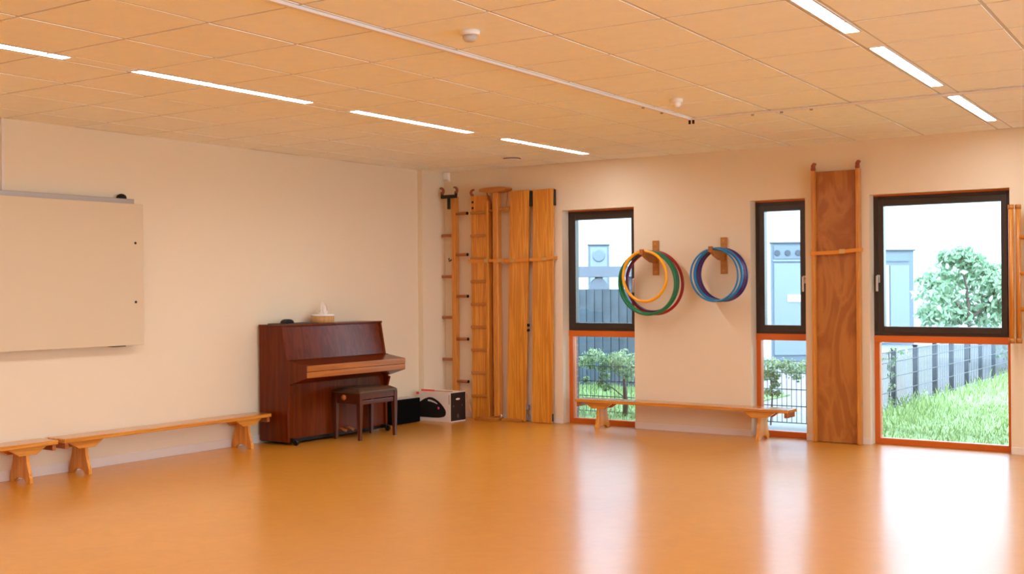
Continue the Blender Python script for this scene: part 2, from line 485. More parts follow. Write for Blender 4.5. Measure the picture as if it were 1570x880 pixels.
# ------------------------------------------------------------------ whiteboard on the left wall
t = empty('whiteboard', (.0, -5.05, .945), 'large cream whiteboard panel on the left wall, cut by the left edge', 'whiteboard')
b = MB(); b.box(.078, .10, -6.15, -4.022, .948, 2.078, .003); b.build('panel', 'board', t)
b = MB(); b.box(0.0, .075, -6.1, -4.09, 2.075, 2.118, .003); b.box(0.0, .07, -6.1, -4.09, 1.9, 2.07, .003)
tag(b.build('mounting_rail', 'grey_metal', t), 'grey metal rail')
b = MB(); b.box(0.0, .078, -4.3, -4.18, .94, .99, .003); b.build('lower_bracket', 'black', t)
for z in (1.765, 1.293):
    b = MB(); b.lathe([(.010, 0), (.010, .004), (.006, .007)], (.10, -4.102, z), 12, 'x'); b.build('screw', 'black', t)
b = MB(); b.lathe([(.040, 0), (.040, .012), (.034, .026), (.018, .036), (.004, .039)], (.045, -4.19, 2.118), 18); b.build('sensor_dome', 'black', t)
b = MB(); b.box(0.0, .018, -5.208, -5.183, 2.12, H, .003); tag(b.build('cable_duct', 'base'), 'thin white cable duct running from ceiling down to the whiteboard', 'cable duct')

# ------------------------------------------------------------------ benches
def bench(loc, rz, L, legs, label, first=None):
    """local: length along +X from 0..L, width Y 0..-.225 (0 = wall side), built at origin"""
    t = empty('gym_bench', loc, label, 'bench', 'low wooden gym benches')
    t.rotation_euler = (0, 0, rz)
    def kid(b, n, m, p=None):
        me = bpy.data.meshes.new(n); b.bm.normal_update(); b.bm.to_mesh(me); b.bm.free()
        o = bpy.data.objects.new(n, me); C.objects.link(o); me.materials.append(M[m]); o.parent = p or t; return o
    W = .215; zt = .287
    b = MB(); b.box(0, L, -W, 0, zt - .032, zt, .006); kid(b, 'seat', 'pine_x')
    for e in (0, 1):
        x = .012 if e == 0 else L - .042
        b = MB(); b.box(x, x + .03, -W + .012, -.012, zt - .075, zt - .031, .004); kid(b, 'end_batten', 'rungw')
    for lx in legs:
        pr = []
        top, bot = .085, .125
        c = -W / 2 - .005
        side = [(top, zt - .033), (top * .95, .20), (top * 1.0, .15), (top * 1.22, .09), (bot, .03), (bot, 0)]
        pr = [(c + w, z) for w, z in side] + [(c + bot - .045, 0), (c + .05, .028), (c, .034), (c - .05, .028), (c - bot + .045, 0)] + [(c - w, z) for w, z in side[::-1]]
        b = MB(); b.prism(pr, 'x', lx - .014, lx + .014, .002); lg = kid(b, 'leg', 'pine')
        for yy in (c - .088, c + .060):
            b = MB(); tr = [(lx - .15, zt - .033), (lx + .15, zt - .033), (lx + .135, zt - .045), (lx + .07, zt - .088), (lx - .07, zt - .088), (lx - .135, zt - .045)]
            b.prism(tr, 'y', yy, yy + .028, .003); kid(b, 'bracket', 'pine_x')
    return t
bench((1.862, -.035, 0), 0, 2.195, (.25, 1.915), 'light wooden gym bench standing under the windows along the window wall')
bench((.025, -4.862, 0), PI / 2, 2.092, (.21, 1.85), 'orange wooden gym bench along the left wall reaching up to the piano')
bench((.025, -7.13, 0), PI / 2, 2.215, (.30, 1.985), 'wooden gym bench under the whiteboard, cut by the left picture edge')
for o in list(C.objects):
    if o.name.startswith('gym_bench') and abs(o.rotation_euler.z - PI / 2) < .01:
        o.scale = (1, -1, 1)
# mirrored scale is avoided: bake the flip in the meshes instead
for o in list(C.objects):
    if o.name.startswith('gym_bench') and o.scale.y < 0:
        o.scale = (1, 1, 1)
        for ch in o.children:
            ch.data.transform(Matrix.Scale(-1, 4, (0, 1, 0))); ch.data.flip_normals()
        # width now runs to local +Y which is world -X; turn to +X side
        for ch in o.children:
            ch.data.transform(Matrix.Translation((0, -.225, 0)))
        o.location.x = .025

# ------------------------------------------------------------------ piano
YL, YR = -2.705, -1.352
t = empty('upright_piano', (.2, (YL + YR) / 2, 0), 'reddish brown mahogany upright piano with closed lid against the left wall', 'piano')
PB = M
for (y0, y1) in ((YL, YL + .028), (YR - .028, YR)):
    b = MB()
    b.prism([(.03, .028), (.03, 1.052), (.315, 1.052), (.372, .752), (.40, .752), (.40, .54), (.43, .53), (.402, .44), (.385, .30), (.385, .028)], 'y', y0, y1, .003)
    b.build('side_panel', 'piano', t)
b = MB(); b.box(.025, .322, YL - .004, YR + .004, 1.052, 1.070, .004); b.build('lid', 'piano', t)
b = MB()
b.prism([(.285, 1.050), (.306, 1.050), (.366, .755), (.345, .755)], 'y', YL + .03, YR - .03, .002)
b.build('upper_panel', 'piano', t)
b = MB()
b.prism([(.345, .752), (.372, .752), (.612, .714), (.612, .604), (.42, .545), (.345, .545)], 'y', YL + .002, YR - .002, .003)
kb = b.build('key_bed', 'piano', t)
b = MB(); b.box(.6125, .622, YL + .006, YR - .006, .662, .713, .003); b.box(.6125, .620, YL + .006, YR - .006, .606, .657, .003)
tag(b.build('key_slip', 'piano_slip', t), 'lighter orange-brown front strip with a dark seam')
b = MB(); b.box(.345, .362, YL + .028, YR - .028, .050, .545, .002); b.build('lower_panel', 'piano', t)
b = MB(); b.box(.05, .350, YL + .02, YR - .02, .02, .050); b.build('plinth', 'black', t)
b = MB(); b.box(.03, .05, YL + .02, YR - .02, .03, 1.05); b.build('back_panel', 'piano', t)
for y in (YL + .03, YR - .07):
    b = MB(); b.box(.355, .425, y, y + .04, .028, .062, .005); b.lathe([(.024, -.013), (.028, -.009), (.028, .009), (.024, .013)], (.43, y + .02, .0285), 16, 'y')
    b.build('caster', 'black', t)
for y in (-2.03, -1.93):
    b = MB(); b.tube([(.35, y, .085), (.40, y, .088), (.46, y, .070)], [.010, .010, .014], 10); b.build('pedal', 'rungw' , t)
# stool
t = empty('piano_stool', (.52, -1.86, 0), 'dark brown piano stool with padded leather top in front of the piano', 'stool')
sx0, sx1, sy0, sy1 = .382, .715, -2.125, -1.595
for x in (sx0, sx1):
    for y in (sy0, sy1):
        b = MB()
        dx = 1 if x == sx0 else -1; dy = 1 if y == sy0 else -1
        A = [(x, y), (x + dx * .042, y), (x + dx * .042, y + dy * .042), (x, y + dy * .042)]
        B2 = [(x + dx * .006, y + dy * .006), (x + dx * .032, y + dy * .006), (x + dx * .032, y + dy * .032), (x + dx * .006, y + dy * .032)]
        bmv = [b.bm.verts.new((*p, .425)) for p in A] + [b.bm.verts.new((*p, .29)) for p in A] + [b.bm.verts.new((*p, 0)) for p in B2]
        fs = [b.bm.faces.new(bmv[:4]), b.bm.faces.new(bmv[8:12][::-1])]
        for lv in (0, 4):
            for i in range(4): fs.append(b.bm.faces.new((bmv[lv + i], bmv[lv + (i + 1) % 4], bmv[lv + 4 + (i + 1) % 4], bmv[lv + 4 + i])))
        bmesh.ops.recalc_face_normals(b.bm, faces=fs)
        b.build('leg', 'stoolwood', t)
b = MB()
b.box(sx0 + .006, sx0 + .026, sy0 + .03, sy1 - .03, .33, .425, .002); b.box(sx1 - .026, sx1 - .006, sy0 + .03, sy1 - .03, .372, .425, .002)
b.box(sx0 + .03, sx1 - .03, sy0 + .006, sy0 + .026, .33, .425, .002); b.box(sx0 + .03, sx1 - .03, sy1 - .026, sy1 - .006, .33, .425, .002)
b.build('apron', 'stoolwood', t)
b = MB(); b.box(sx1 - .030, sx1 - .012, sy0 + .045, sy1 - .045, .325, .362, .003); b.build('lower_rail', 'stoolwood', t)
b = MB()
z0, z1 = .425, .472
o_ = [(sx0 - .004, sy0 - .004), (sx1 + .004, sy0 - .004), (sx1 + .004, sy1 + .004), (sx0 - .004, sy1 + .004)]
i_ = [(sx0 + .05, sy0 + .05), (sx1 - .05, sy0 + .05), (sx1 - .05, sy1 - .05), (sx0 + .05, sy1 - .05)]
vv = [b.bm.verts.new((*p, z0)) for p in o_] + [b.bm.verts.new((*p, z0 + .018)) for p in o_] + [b.bm.verts.new((*p, z1)) for p in i_]
fs = [b.bm.faces.new(vv[:4][::-1]), b.bm.faces.new(vv[8:])]
for lv in (0, 4):
    for i in range(4): fs.append(b.bm.faces.new((vv[lv + i], vv[lv + (i + 1) % 4], vv[lv + 4 + (i + 1) % 4], vv[lv + 4 + i])))
bmesh.ops.recalc_face_normals(b.bm, faces=fs)
bmesh.ops.bevel(b.bm, geom=list(b.bm.edges), offset=.007, segments=3, affect='EDGES')
tag(b.build('cushion', 'leather', t), 'brown leather cushion')
for s_, y in ((-1, sy0), (1, sy1)):
    b = MB(); b.lathe([(.010, 0), (.010, .012), (.024, .016), (.027, .026), (.022, .036), (.008, .040)] if s_ > 0 else [(.008, -.040), (.022, -.036), (.027, -.026), (.024, -.016), (.010, -.012), (.010, -.0)], (.535, y + (.006 if s_ < 0 else -.006), .39), 16, 'y')
    b.build('knob', 'rungw', t)

# on the piano
b = MB(); b.box(.06, .29, -2.63, -2.20, 1.070, 1.077, .002); tag(b.build('desk_mat', 'mousepad'), 'thin dark mat lying on the left end of the piano lid', 'mat')
b = MB()
prof = []
for k in range(9):
    a = k / 8 * PI
    prof.append((-2.487 - .058 * math.cos(a), 1.077 + .038 * math.sin(a) ** .8))
b.prism(prof, 'x', .13, .20, .008); tag(b.build('computer_mouse', 'black'), 'black rounded computer mouse on the dark mat on the piano', 'computer mouse')
t = empty('tissue_box', (.16, -2.02, 1.07), 'bamboo tissue box with a white tissue sticking up, on the piano lid', 'tissue box')
b = MB()
b.lathe([(.105, 0), (.108, .004), (.108, .064), (.102, .064)], (.16, -2.02, 1.070), 32); b.build('body', 'bamboo', t)
b = MB(); b.lathe([(.110, 0), (.110, .010), (.10, .014), (.03, .015)], (.16, -2.02, 1.134), 32); b.build('lid', 'white_plastic', t)
b = MB()
for k in range(5):
    a = k * 1.25
    c0 = Vector((.16, -2.00, 1.145))
    n_ = 6; L_ = []
    for i in range(n_ + 1):
        f_ = i / n_; ww = .036 * math.sin(PI * min(1, f_ * .75 + .25)) * (1 - .3 * f_) + .004
        ctr = c0 + Vector((.010 * math.sin(a + f_ * 3), .010 * math.cos(a + 2 * f_), .135 * f_ * (1 - .12 * k)))
        d_ = Vector((math.cos(a), math.sin(a), 0)) * ww
        L_.append((ctr - d_, ctr + d_ * .2 + Vector((-d_.y, d_.x, 0)) * .35, ctr + d_))
    for i in range(n_):
        for q in range(2):
            b.quad(L_[i][q], L_[i][q + 1], L_[i + 1][q + 1], L_[i + 1][q])
for k in range(6):
    a = k * PI / 3
    c0 = Vector((.16 + .03 * math.cos(a), -2.01 + .045 * math.sin(a), 1.149))
    d_ = Vector((math.cos(a), math.sin(a), 0))
    b.quad(c0 - .02 * Vector((-d_.y, d_.x, 0)), c0 + .02 * Vector((-d_.y, d_.x, 0)), c0 + d_ * .03 + Vector((0, 0, .028)), c0 + d_ * .022 + Vector((0, 0, .03)) - .015 * Vector((-d_.y, d_.x, 0)))
ob = b.build('tissue', 'tissue', t)
md = ob.modifiers.new('s', 'SOLIDIFY'); md.thickness = .0015

# speaker box and carton by the corner
t = empty('speaker_case', (.11, -.82, 0), 'low black oblong speaker case on the floor between piano and white carton', 'speaker')
b = MB(); b.box(.015, .20, -1.035, -.612, .004, .252, .006); b.build('body', 'blackfelt', t)
b = MB(); b.box(.03, .185, -1.02, -.63, .252, .256, .001); tag(b.build('top_plate', 'grey_plastic', t), 'grey top plate')
for x in (.04, .17):
    for y in (-1.0, -.65):
        b = MB(); b.lathe([(.012, 0), (.012, .006)], (x, y, 0), 10); b.build('foot', 'black', t)
th = math.radians(-17.5)
ax = Vector((-math.cos(th), -math.sin(th), 0))      # width direction (to the left wall)
ax = Vector((-.9995, .03, 0)); dp = Vector((.03, .9995, 0)); O0 = Vector((.530, -.525, 0))
BW, BD, BH = .465, .25, .308
t = empty('speaker_carton', O0 + ax * BW / 2 + dp * BD / 2, 'white printed cardboard carton showing a black portable speaker, on the floor', 'box')
def BP(u, v, z): return O0 + ax * u + dp * v + Vector((0, 0, z))
def obox(b, u0, u1, v0, v1, z0, z1, mat=None):
    p = [BP(u, v, z) for z in (z0, z1) for (u, v) in ((u0, v0), (u1, v0), (u1, v1), (u0, v1))]
    vs = [b.bm.verts.new(q) for q in p]
    fs = [b.bm.faces.new([vs[i] for i in f]) for f in ((0, 1, 2, 3), (7, 6, 5, 4), (0, 4, 5, 1), (1, 5, 6, 2), (2, 6, 7, 3), (3, 7, 4, 0))]
    bmesh.ops.recalc_face_normals(b.bm, faces=fs)
    if mat:
        for f in fs: f.material_index = b.mi(mat)
b = MB(); obox(b, 0, BW, 0, BD, 0, BH); bmesh.ops.bevel(b.bm, geom=list(b.bm.edges), offset=.002, segments=1, affect='EDGES'); b.build('body', 'cardboard', t)
def decal(pts, mat, name, face='front', off=.0008, th=.0006):
    b = MB()
    if face == 'front': P = lambda u, z, o: BP(u, -o, z)
    else: P = lambda v, z, o: BP(-o, v, z)
    A = [b.bm.verts.new(P(p[0], p[1], off)) for p in pts]; B_ = [b.bm.verts.new(P(p[0], p[1], off + th)) for p in pts]
    n = len(pts); fs = [b.bm.faces.new(A), b.bm.faces.new(B_[::-1])]
    for i in range(n): fs.append(b.bm.faces.new((A[i], B_[i], B_[(i + 1) % n], A[(i + 1) % n])))
    bmesh.ops.recalc_face_normals(b.bm, faces=fs)
    return b.build(name, mat, t)
def arc(cx_, cz, rx, rz, a0, a1, n=14, rot=0):
    o = []
    for k in range(n + 1):
        a = math.radians(a0 + (a1 - a0) * k / n)
        x, z = rx * math.cos(a), rz * math.sin(a)
        o.append((cx_ + x * math.cos(rot) - z * math.sin(rot), cz + x * math.sin(rot) + z * math.cos(rot)))
    return o
# speaker picture: body, handle arch (u grows to the left in the picture)
def pz(px, py):
    u = (692 - px) * BW / 58.5
    return (u, (648 - (692 - px) * .088 - py) * .0065)
decal([pz(*q) for q in ((640, 613), (647, 609), (651, 607.6), (656, 606.3), (662, 607.3), (667, 610), (671.6, 613.3), (676.5, 618), (680.8, 623.5), (683.5, 628), (684.4, 632), (683.6, 636), (681.5, 638.3), (677, 639.3), (671.6, 639.9), (664, 639.6), (656, 638.9), (648, 638.2), (640, 637.5))], 'printblack', 'speaker_print')
decal([pz(*q) for q in ((653.5, 610.6), (655.5, 609.8), (661, 611.4), (666, 613.8), (670.5, 617.2), (669.5, 618.0), (664.5, 615.6), (659, 613.6), (654, 612.6))], 'cardboard', 'handle_print', off=.0016)
decal([pz(672 + 1.6 * math.cos(k * PI / 7), 624.4 + 2.2 * math.sin(k * PI / 7)) for k in range(14)], 'printpink', 'logo_print', off=.0016)
decal([(.425, .275), (.462, .275), (.462, .298), (.425, .300)], 'printred', 'red_corner_print')
decal([(.014, .185), (.020, .185), (.020, .285), (.014, .285)], 'printgrey', 'text_print')
decal([(.004, .012), (BD - .004, .012), (BD - .004, BH - .006), (.004, BH - .006)], 'printblack', 'side_print', 'side')
decal(arc(.12, .235, .035, .010, 0, 350, 14), 'cardboard', 'side_text_print', 'side', off=.0016)
for v_, z_, r_ in ((.05, .165, .010), (.19, .168, .010)):
    decal(arc(v_, z_, r_, r_ * 1.2, 0, 350, 12), 'printgrey', 'side_dot_print', 'side', off=.0016)
decal(arc(.12, .06, .016, .022, 0, 350, 12), 'printgrey', 'side_badge_print', 'side', off=.0016)
b = MB(); obox(b, .24, .42, .03, .035, BH, BH + .018, 'printred'); obox(b, .02, .44, .06, .064, BH, BH + .008, 'cardedge'); b.build('top_flap', 'printred', t)
b = MB()
v = [BP(-.002, BD, .28), BP(-.030, BD + .03, .10), BP(-.030, BD + .06, .10), BP(-.002, BD + .02, .28)]
p = [b.bm.verts.new(q) for q in v] + [b.bm.verts.new(q + Vector((.002, .003, 0))) for q in v]
for f in ((0, 1, 2, 3), (7, 6, 5, 4), (0, 4, 5, 1), (1, 5, 6, 2), (2, 6, 7, 3), (3, 7, 4, 0)): b.bm.faces.new([p[i] for i in f])
b.build('side_flap', 'cardedge', t)

# ------------------------------------------------------------------ wall equipment, back wall
# a) pole with staggered pegs
t = empty('peg_pole', (.245, -.07, 0), 'upright wooden climbing pole with staggered pegs and forked black hook, by the corner', 'climbing pole')
px0, px1, py0, py1 = .238, .285, -.105, -.030
b = MB(); b.box(px0, px1, py0, py1, 0.0, 2.375, .005); b.build('pole', 'beech', t)
for z in (2.186, 1.745, 1.300, .842, .388):
    b = MB(); b.tube([(px1 - .01, -.075, z), (.425, -.075, z)], .016, 12); b.build('peg', 'rungw', t)
    b = MB(); b.tube([(.425, -.075, z), (.434, -.075, z)], .017, 12); b.build('peg_cap', 'black', t)
for z in (1.955, 1.513, 1.072, .620):
    b = MB(); b.tube([(.092, -.075, z), (px0 + .01, -.075, z)], .016, 12); b.build('peg', 'rungw', t)
b = MB(); b.box(.118, .330, -.135, -.115, 2.352, 2.390, .004); b.box(.205, .240, -.135, -.115, 2.235, 2.36, .004)
b.box(.118, .142, -.135, -.110, 2.38, 2.425, .003); b.box(.306, .330, -.135, -.110, 2.38, 2.425, .003); b.build('fork', 'blackmetal', t)
def hook(xc, z, flip, y=-.122, mat='red_rubber', R=.034, r=.014):
    b = MB(); pts = []
    for k in range(11):
        a = math.radians(-80 + k * 19)
        pts.append((xc + flip * (R * math.cos(a)) - flip * R * .6, y, z + R + R * math.sin(a)))
    b.tube(pts, [r * 1.1] * 6 + [r * (1 - .1 * k) for k in range(5)], 10)
    return b
for xc, fl in ((.135, 1), (.318, 1)):
    hook(xc, 2.40, fl).build('hook', 'red_rubber', t)
b = MB(); b.tube([(px0 + .005, -.09, 1.70), (px0 - .03, -.11, 1.675), (px0 - .03, -.11, 1.71)], .008, 8); b.build('catch', 'black', t)
# b) plank with treads
t = empty('tread_plank', (.6, -.05, 0), 'tall wooden plank with thin horizontal treads, second piece from the corner', 'climbing plank')
b = MB(); b.box(.478, .705, -.075, -.045, 0.002, 2.368, .004); b.build('plank', 'pine', t)
b = MB(); b.box(.690, .722, -.105, -.035, 0.002, 2.30, .003); b.build('side_rail', 'pine', t)
for k in range(9):
    z = 2.185 - k * .2425
    if z < .1: break
    b = MB(); b.box(.480, .692, -.096, -.074, z - .014, z + .014, .004); b.build('tread', 'batten', t)
hook(.487, 2.372, -1, y=-.065, R=.03).build('hook', 'red_rubber', t)
for z in (2.30, 2.238):
    b = MB(); b.lathe([(.013, -.004), (.013, 0)], (.502, -.075, z), 14, 'y'); b.build('bolt', 'black', t)
# c) balance beam on end
t = empty('balance_beam', (.83, -.07, 0), 'narrow wooden balance beam standing on end with oval cross feet', 'balance beam')
b = MB(); b.box(.790, .858, -.125, -.045, .035, 2.388, .012); b.build('beam', 'beech', t)
b = MB()
prof = [(-.175, 2.412), (-.16, 2.396), (-.08, 2.386), (.08, 2.386), (.16, 2.398), (.178, 2.414), (.17, 2.432), (.08, 2.440), (-.08, 2.438), (-.16, 2.430)]
b.prism([(.815 + p[0], p[1]) for p in prof], 'y', -.165, -.035, .008); b.build('cross_foot', 'batten', t)
b = MB(); b.tube([(.735, -.09, 2.195), (.985, -.09, 2.215)], .017, 12); b.build('crosspiece', 'batten', t)
for (xa, xb) in ((.700, .742), (.968, .945)):
    b = MB(); b.tube([(xa, -.09, 2.39), (xb, -.09, 2.205)], .006, 8); b.build('brace', 'rungw', t)
b = MB(); b.prism([(.60, -.20), (.80, -.23), (.875, -.22), (.875, -.06), (.72, -.04), (.66, -.06)], 'z', 0, .034, .005); b.build('cross_foot', 'batten', t)
b = MB(); b.lathe([(.012, -.012), (.018, -.006), (.018, .006), (.010, .012)], (.905, -.15, .055), 14, 'y'); b.tube([(.87, -.14, .055), (.905, -.14, .055)], .006, 8); b.build('lock_knob', 'steel', t)
# d, e) two planks
def plank(name, xt0, xt1, xb0, xb1, label, lean):
    t = empty(name, ((xb0 + xb1) / 2, -.07, 0), label, 'plank', 'wide planks hung beside the first window')
    b = MB()
    A = [(xb0, 0.004), (xb1, 0.004), (xt1, 2.395), (xt0, 2.39)]
    b.prism(A, 'y', -.085, -.055, .004); b.build('board', 'pine', t)
    b = MB(); sh = .03
    for q in (.22, .78):
        xa, xc = xb0 + (xb1 - xb0) * q, xt0 + (xt1 - xt0) * q
        b.prism([(xa - .018, .06), (xa + .018, .06), (xc + .018, 2.3), (xc - .018, 2.3)], 'y', -.055, -.02, .002)
    b.build('rear_batten', 'pine', t)
    return t
t = plank('loose_plank', .990, 1.228, .932, 1.160, 'wide pine plank leaning slightly, left of the pair by the first window', 1)
b = MB(); b.box(1.218, 1.256, -.075, -.055, 2.225, 2.385, .003); b.build('hook_plate', 'blackmetal', t)
for q in ((.125, .175), (.02, .075)):
    b = MB(); b.box(1.158, 1.192, -.08, -.04, q[0], q[1], .004); b.build('hinge', 'grey_metal', t)
for q in ((.985, 1.015), (.935, .96)):
    b = MB(); b.box(1.180, 1.204, -.08, -.05, q[0], q[1], .003); b.build('bolt', 'black', t)
b = MB(); b.prism([(.895, .000), (1.13, .000), (1.14, .022), (1.09, .030), (.93, .030), (.895, .022)], 'y', -.135, -.087, .004); b.build('foot_rail', 'batten', t)
t = plank('loose_plank', 1.276, 1.524, 1.244, 1.484, 'wide pine plank, right of the pair, beside the first window', 1)
b = MB(); b.box(1.516, 1.532, -.08, -.045, 2.22, 2.385, .003); b.build('hook_plate', 'blackmetal', t)
b = MB(); b.box(1.476, 1.488, -.08, -.05, .02, .10, .003); b.build('hook_plate', 'blackmetal', t)
# straps
def strap(x0, z0, x1, z1, y, label, buckle=None):
    t = empty('retaining_strap', ((x0 + x1) / 2, y, (z0 + z1) / 2), label, 'strap', 'ochre straps holding the wall equipment')
    b = MB(); zc = (z0 + z1) / 2 - .004
    pts = [(x0, z0 - .016), ((x0 + x1) / 2, zc - .018), (x1, z1 - .016), (x1, z1 + .016), ((x0 + x1) / 2, zc + .014), (x0, z0 + .016)]
    b.prism(pts, 'y', y - .004, y, .001)
    for (xx, zz) in ((x0, z0), (x1, z1)):
        b.box(xx - .004 if xx == x0 else xx - .0005, xx + .0005 if xx == x0 else xx + .004, y - .004, -.0, zz - .016, zz + .016)
    b.build('webbing', 'strap', t)
    if buckle is not None:
        zb = z0 + (z1 - z0) * buckle; xb = x0 + (x1 - x0) * buckle
        b = MB(); b.box(xb - .028, xb + .022, y - .012, y - .004, zb - .022, zb + .018, .003); b.build('buckle', 'brass', t)
    return t
strap(.468, 1.675, .735, 1.675, -.112, 'ochre strap across the plank with treads', .9)
strap(.752, 1.675, .905, 1.675, -.130, 'short ochre strap around the upright balance beam', .93)
strap(.905 + .02, 1.665, 1.218, 1.675, -.092, 'ochre strap across the left of the two wide pine planks', .35)
strap(1.238, 1.672, 1.512, 1.690, -.092, 'ochre strap across the right of the two wide pine planks', .66)
# f) wide veneer slide board between windows 2 and 3
t = empty('slide_board', (4.43, -.04, 0), 'wide tall veneered slide board with side rails between the second and third window', 'slide board')
b = MB(); b.box(4.245, 4.625, -.045, -.02, .004, 2.392, .003); b.build('panel', 'veneer', t)
for x in (4.222, 4.618):
    b = MB(); b.box(x, x + .030, -.085, -.012, .002, 2.40, .005); b.build('side_rail', 'beech', t)
for x in (4.237, 4.633):
    b = MB()
    b.box(x - .016, x + .016, -.092, -.045, 2.40, 2.425, .005)
    b.tube([(x, -.068, 2.42), (x, -.068, 2.445), (x + .004, -.058, 2.458), (x + .006, -.03, 2.462)], [.018, .019, .017, .012], 10)
    b.build('hook', 'red_rubber', t)
strap(4.218, 1.668, 4.652, 1.692, -.092, 'ochre strap across the wide slide board', .66)
# g) hoop holders and hoops
def holder(x, zt, zb, label, yend, zend):
    t = empty('hoop_holder', (x, 0, zb), label, 'hoop holder', 'wooden hoop holders on the wall')
    b = MB(); b.box(x - .032, x + .032, -.018, 0, zb, zt, .003); b.build('wall_plate', 'batten', t)
    b = MB()
    # arm: deep at the wall, tapering outward
    b.prism([(-.018, zend - .125), (-.018, zend - .028), (yend + .015, zend - .028), (yend + .015, zend - .045), (yend + .07, zend - .075), (-.12, zend - .115)], 'x', x - .016, x + .016, .004)
    b.build('arm', 'batten', t)
    b = MB(); b.box(x - .02, x + .02, yend - .004, yend + .02, zend - .045, zend + .006, .004); b.build('end_stop', 'rungw', t)
    for z in (zb + .03, zt - .03):
        b = MB(); b.lathe([(.006, -.003), (.006, 0)], (x, -.018, z), 10, 'y'); b.build('screw', 'brass', t)
holder(2.642, 1.832, 1.498, 'wooden hoop holder with the yellow, green and red hoops', -.305, 1.735)
holder(3.352, 1.842, 1.502, 'wooden hoop holder with the blue hoops', -.312, 1.745)
def hoop(x, y, ztop, R, r, mat, label, cat_group, tilt=0.0, dx=0.0, yw=0.0):
    b = MB(); n = 64
    ct = Vector((x + dx, y, ztop - R))
    pts = []
    for k in range(n):
        a = 2 * PI * k / n
        pts.append(ct + Vector((R * math.cos(a) * math.cos(yw), tilt * R * (1 - math.sin(a)) - R * math.cos(a) * math.sin(yw), R * math.sin(a))))
    b.tube(pts, r, 10, closed=True)
    o = b.build('hoop', mat); tag(o, label, 'hoop', cat_group)
    o.data.transform(Matrix.Translation(-ct)); o.location = ct
    return o
G1 = 'hoops hanging on the left holder'; G2 = 'hoops hanging on the right holder'
def hz(arm_z): return arm_z + .009
hoop(2.642, -.270, 1.722, .238, .0145, 'yellow', 'small bright yellow hoop, foremost on the left holder', G1, .02, .012, .06)
hoop(2.642, -.232, 1.722, .299, .0145, 'green', 'green hoop hanging right behind the yellow hoop', G1, .05, .012)
hoop(2.642, -.200, 1.721, .297, .0135, 'green', 'second green hoop, just before the purple one', G1, .05, .020)
hoop(2.642, -.158, 1.720, .286, .012, 'purple', 'dark purple hoop between the green hoops and the red hoop', G1, .07, .024, .06)
hoop(2.642, -.112, 1.722, .299, .0145, 'red', 'dark red hoop, rearmost on the left holder', G1, .08, .024)
hoop(3.352, -.285, 1.727, .239, .009, 'teal', 'thin bright blue hoop, foremost on the right holder', G2, .03, .022, .05)
hoop(3.352, -.205, 1.731, .239, .0135, 'teal', 'thick bright blue hoop, second from the front on the right holder', G2, .04, .024, .04)
hoop(3.352, -.172, 1.728, .237, .010, 'navy', 'navy hoop right behind the thick bright blue hoop', G2, .05, .026, .04)
hoop(3.352, -.144, 1.727, .238, .009, 'magenta', 'plum purple hoop between two navy hoops on the right holder', G2, .06, .028, .04)
hoop(3.352, -.112, 1.730, .239, .0125, 'navy', 'navy hoop, rearmost on the right holder nearest the wall', G2, .07, .030, .04)
# h) folded wall ladder at the right edge
t = empty('wall_ladder', (6.2, -.12, .9), 'light wooden ladder frame on the wall right of the large window', 'ladder')
for (x, y) in ((5.897, -.16), (5.945, -.13), (6.93, -.13)):
    b = MB(); b.tube([(x, y, .935), (x, y, 2.00)], .020, 14); b.build('stile', 'beech', t)
    b = MB(); b.tube([(x, y, 1.985), (x, y, 2.020)], .024, 14); b.build('end_cap', 'batten', t)
    b = MB(); b.tube([(x, y, .91), (x, y, .950)], .024, 14); b.build('end_cap', 'batten', t)
for k in range(4):
    z = 1.757 - k * .2875
    if z < .95: break
    b = MB(); b.tube([(5.945, -.13, z), (6.93, -.13, z)], .017, 12); b.build('rung', 'beech', t)
b = MB()
for z in (1.05, 1.9): b.box(6.90, 6.96, -.125, 0, z - .02, z + .02, .003); b.box(6.02, 6.06, -.125, 0, z - .02, z + .02, .003)
b.box(6.02, 6.06, -.145, -.12, .93, 2.0, .003)
b.build('wall_bracket', 'batten', t)

# ------------------------------------------------------------------ ceiling fittings
t = empty('curtain_rail', (4.05, -2.14, H), 'silver curtain rail under the ceiling, running toward the window wall and turning right', 'curtain rail')
b = MB()
def rl(y): return cx(4.055, y)
p = [(rl(RY) - .014, RY), (rl(RY) + .014, RY), (rl(-2.135) + .014, -2.135), (rl(-2.135) - .014, -2.135)]
b.prism(p, 'z', H - .016, H - .002); b.build('long_rail', 'rail', t)
b = MB(); b.box(rl(-2.13) - .014, RX, -2.135, -2.107, H - .016, H - .002, .003); b.build('cross_rail', 'rail', t)
for dx in (0.0, .03):
    b = MB(); b.box(rl(-2.12) + dx - .012, rl(-2.12) + dx + .004, -2.125, -2.112, H - .045, H - .016, .002); b.build('glider', 'black', t)
for (q, yy) in ((0, -2.9), (0, -2.6), (1, 0), (2, 0), (3, 0)):
    b = MB()
    if q == 0: b.box(rl(yy) - .008, rl(yy) + .008, yy - .02, yy, H - .028, H - .016, .002)
    else: xx = 4.3 + q * .22; b.box(xx, xx + .02, -2.127, -2.113, H - .028, H - .016, .002)
    b.build('glider', 'grey_metal', t)
def detector(x, y, r, label, low):
    t = empty('smoke_detector', (x, y, H), label, 'smoke detector', 'round detectors on the ceiling')
    b = MB(); b.lathe([(r, 0), (r, -.016), (r * .92, -.024)], (x, y, H), 28); b.build('base', 'white_plastic', t)
    b = MB(); b.lathe([(r * .72, -.024), (r * .70, -.040), (r * .50, -.052), (r * .1, -.054)], (x, y, H), 28); b.build('sensor_head', low, t)
detector(4.47, -5.51, .050, 'round white detector with grey head, nearer the camera left of the long rail', 'grey_plastic')
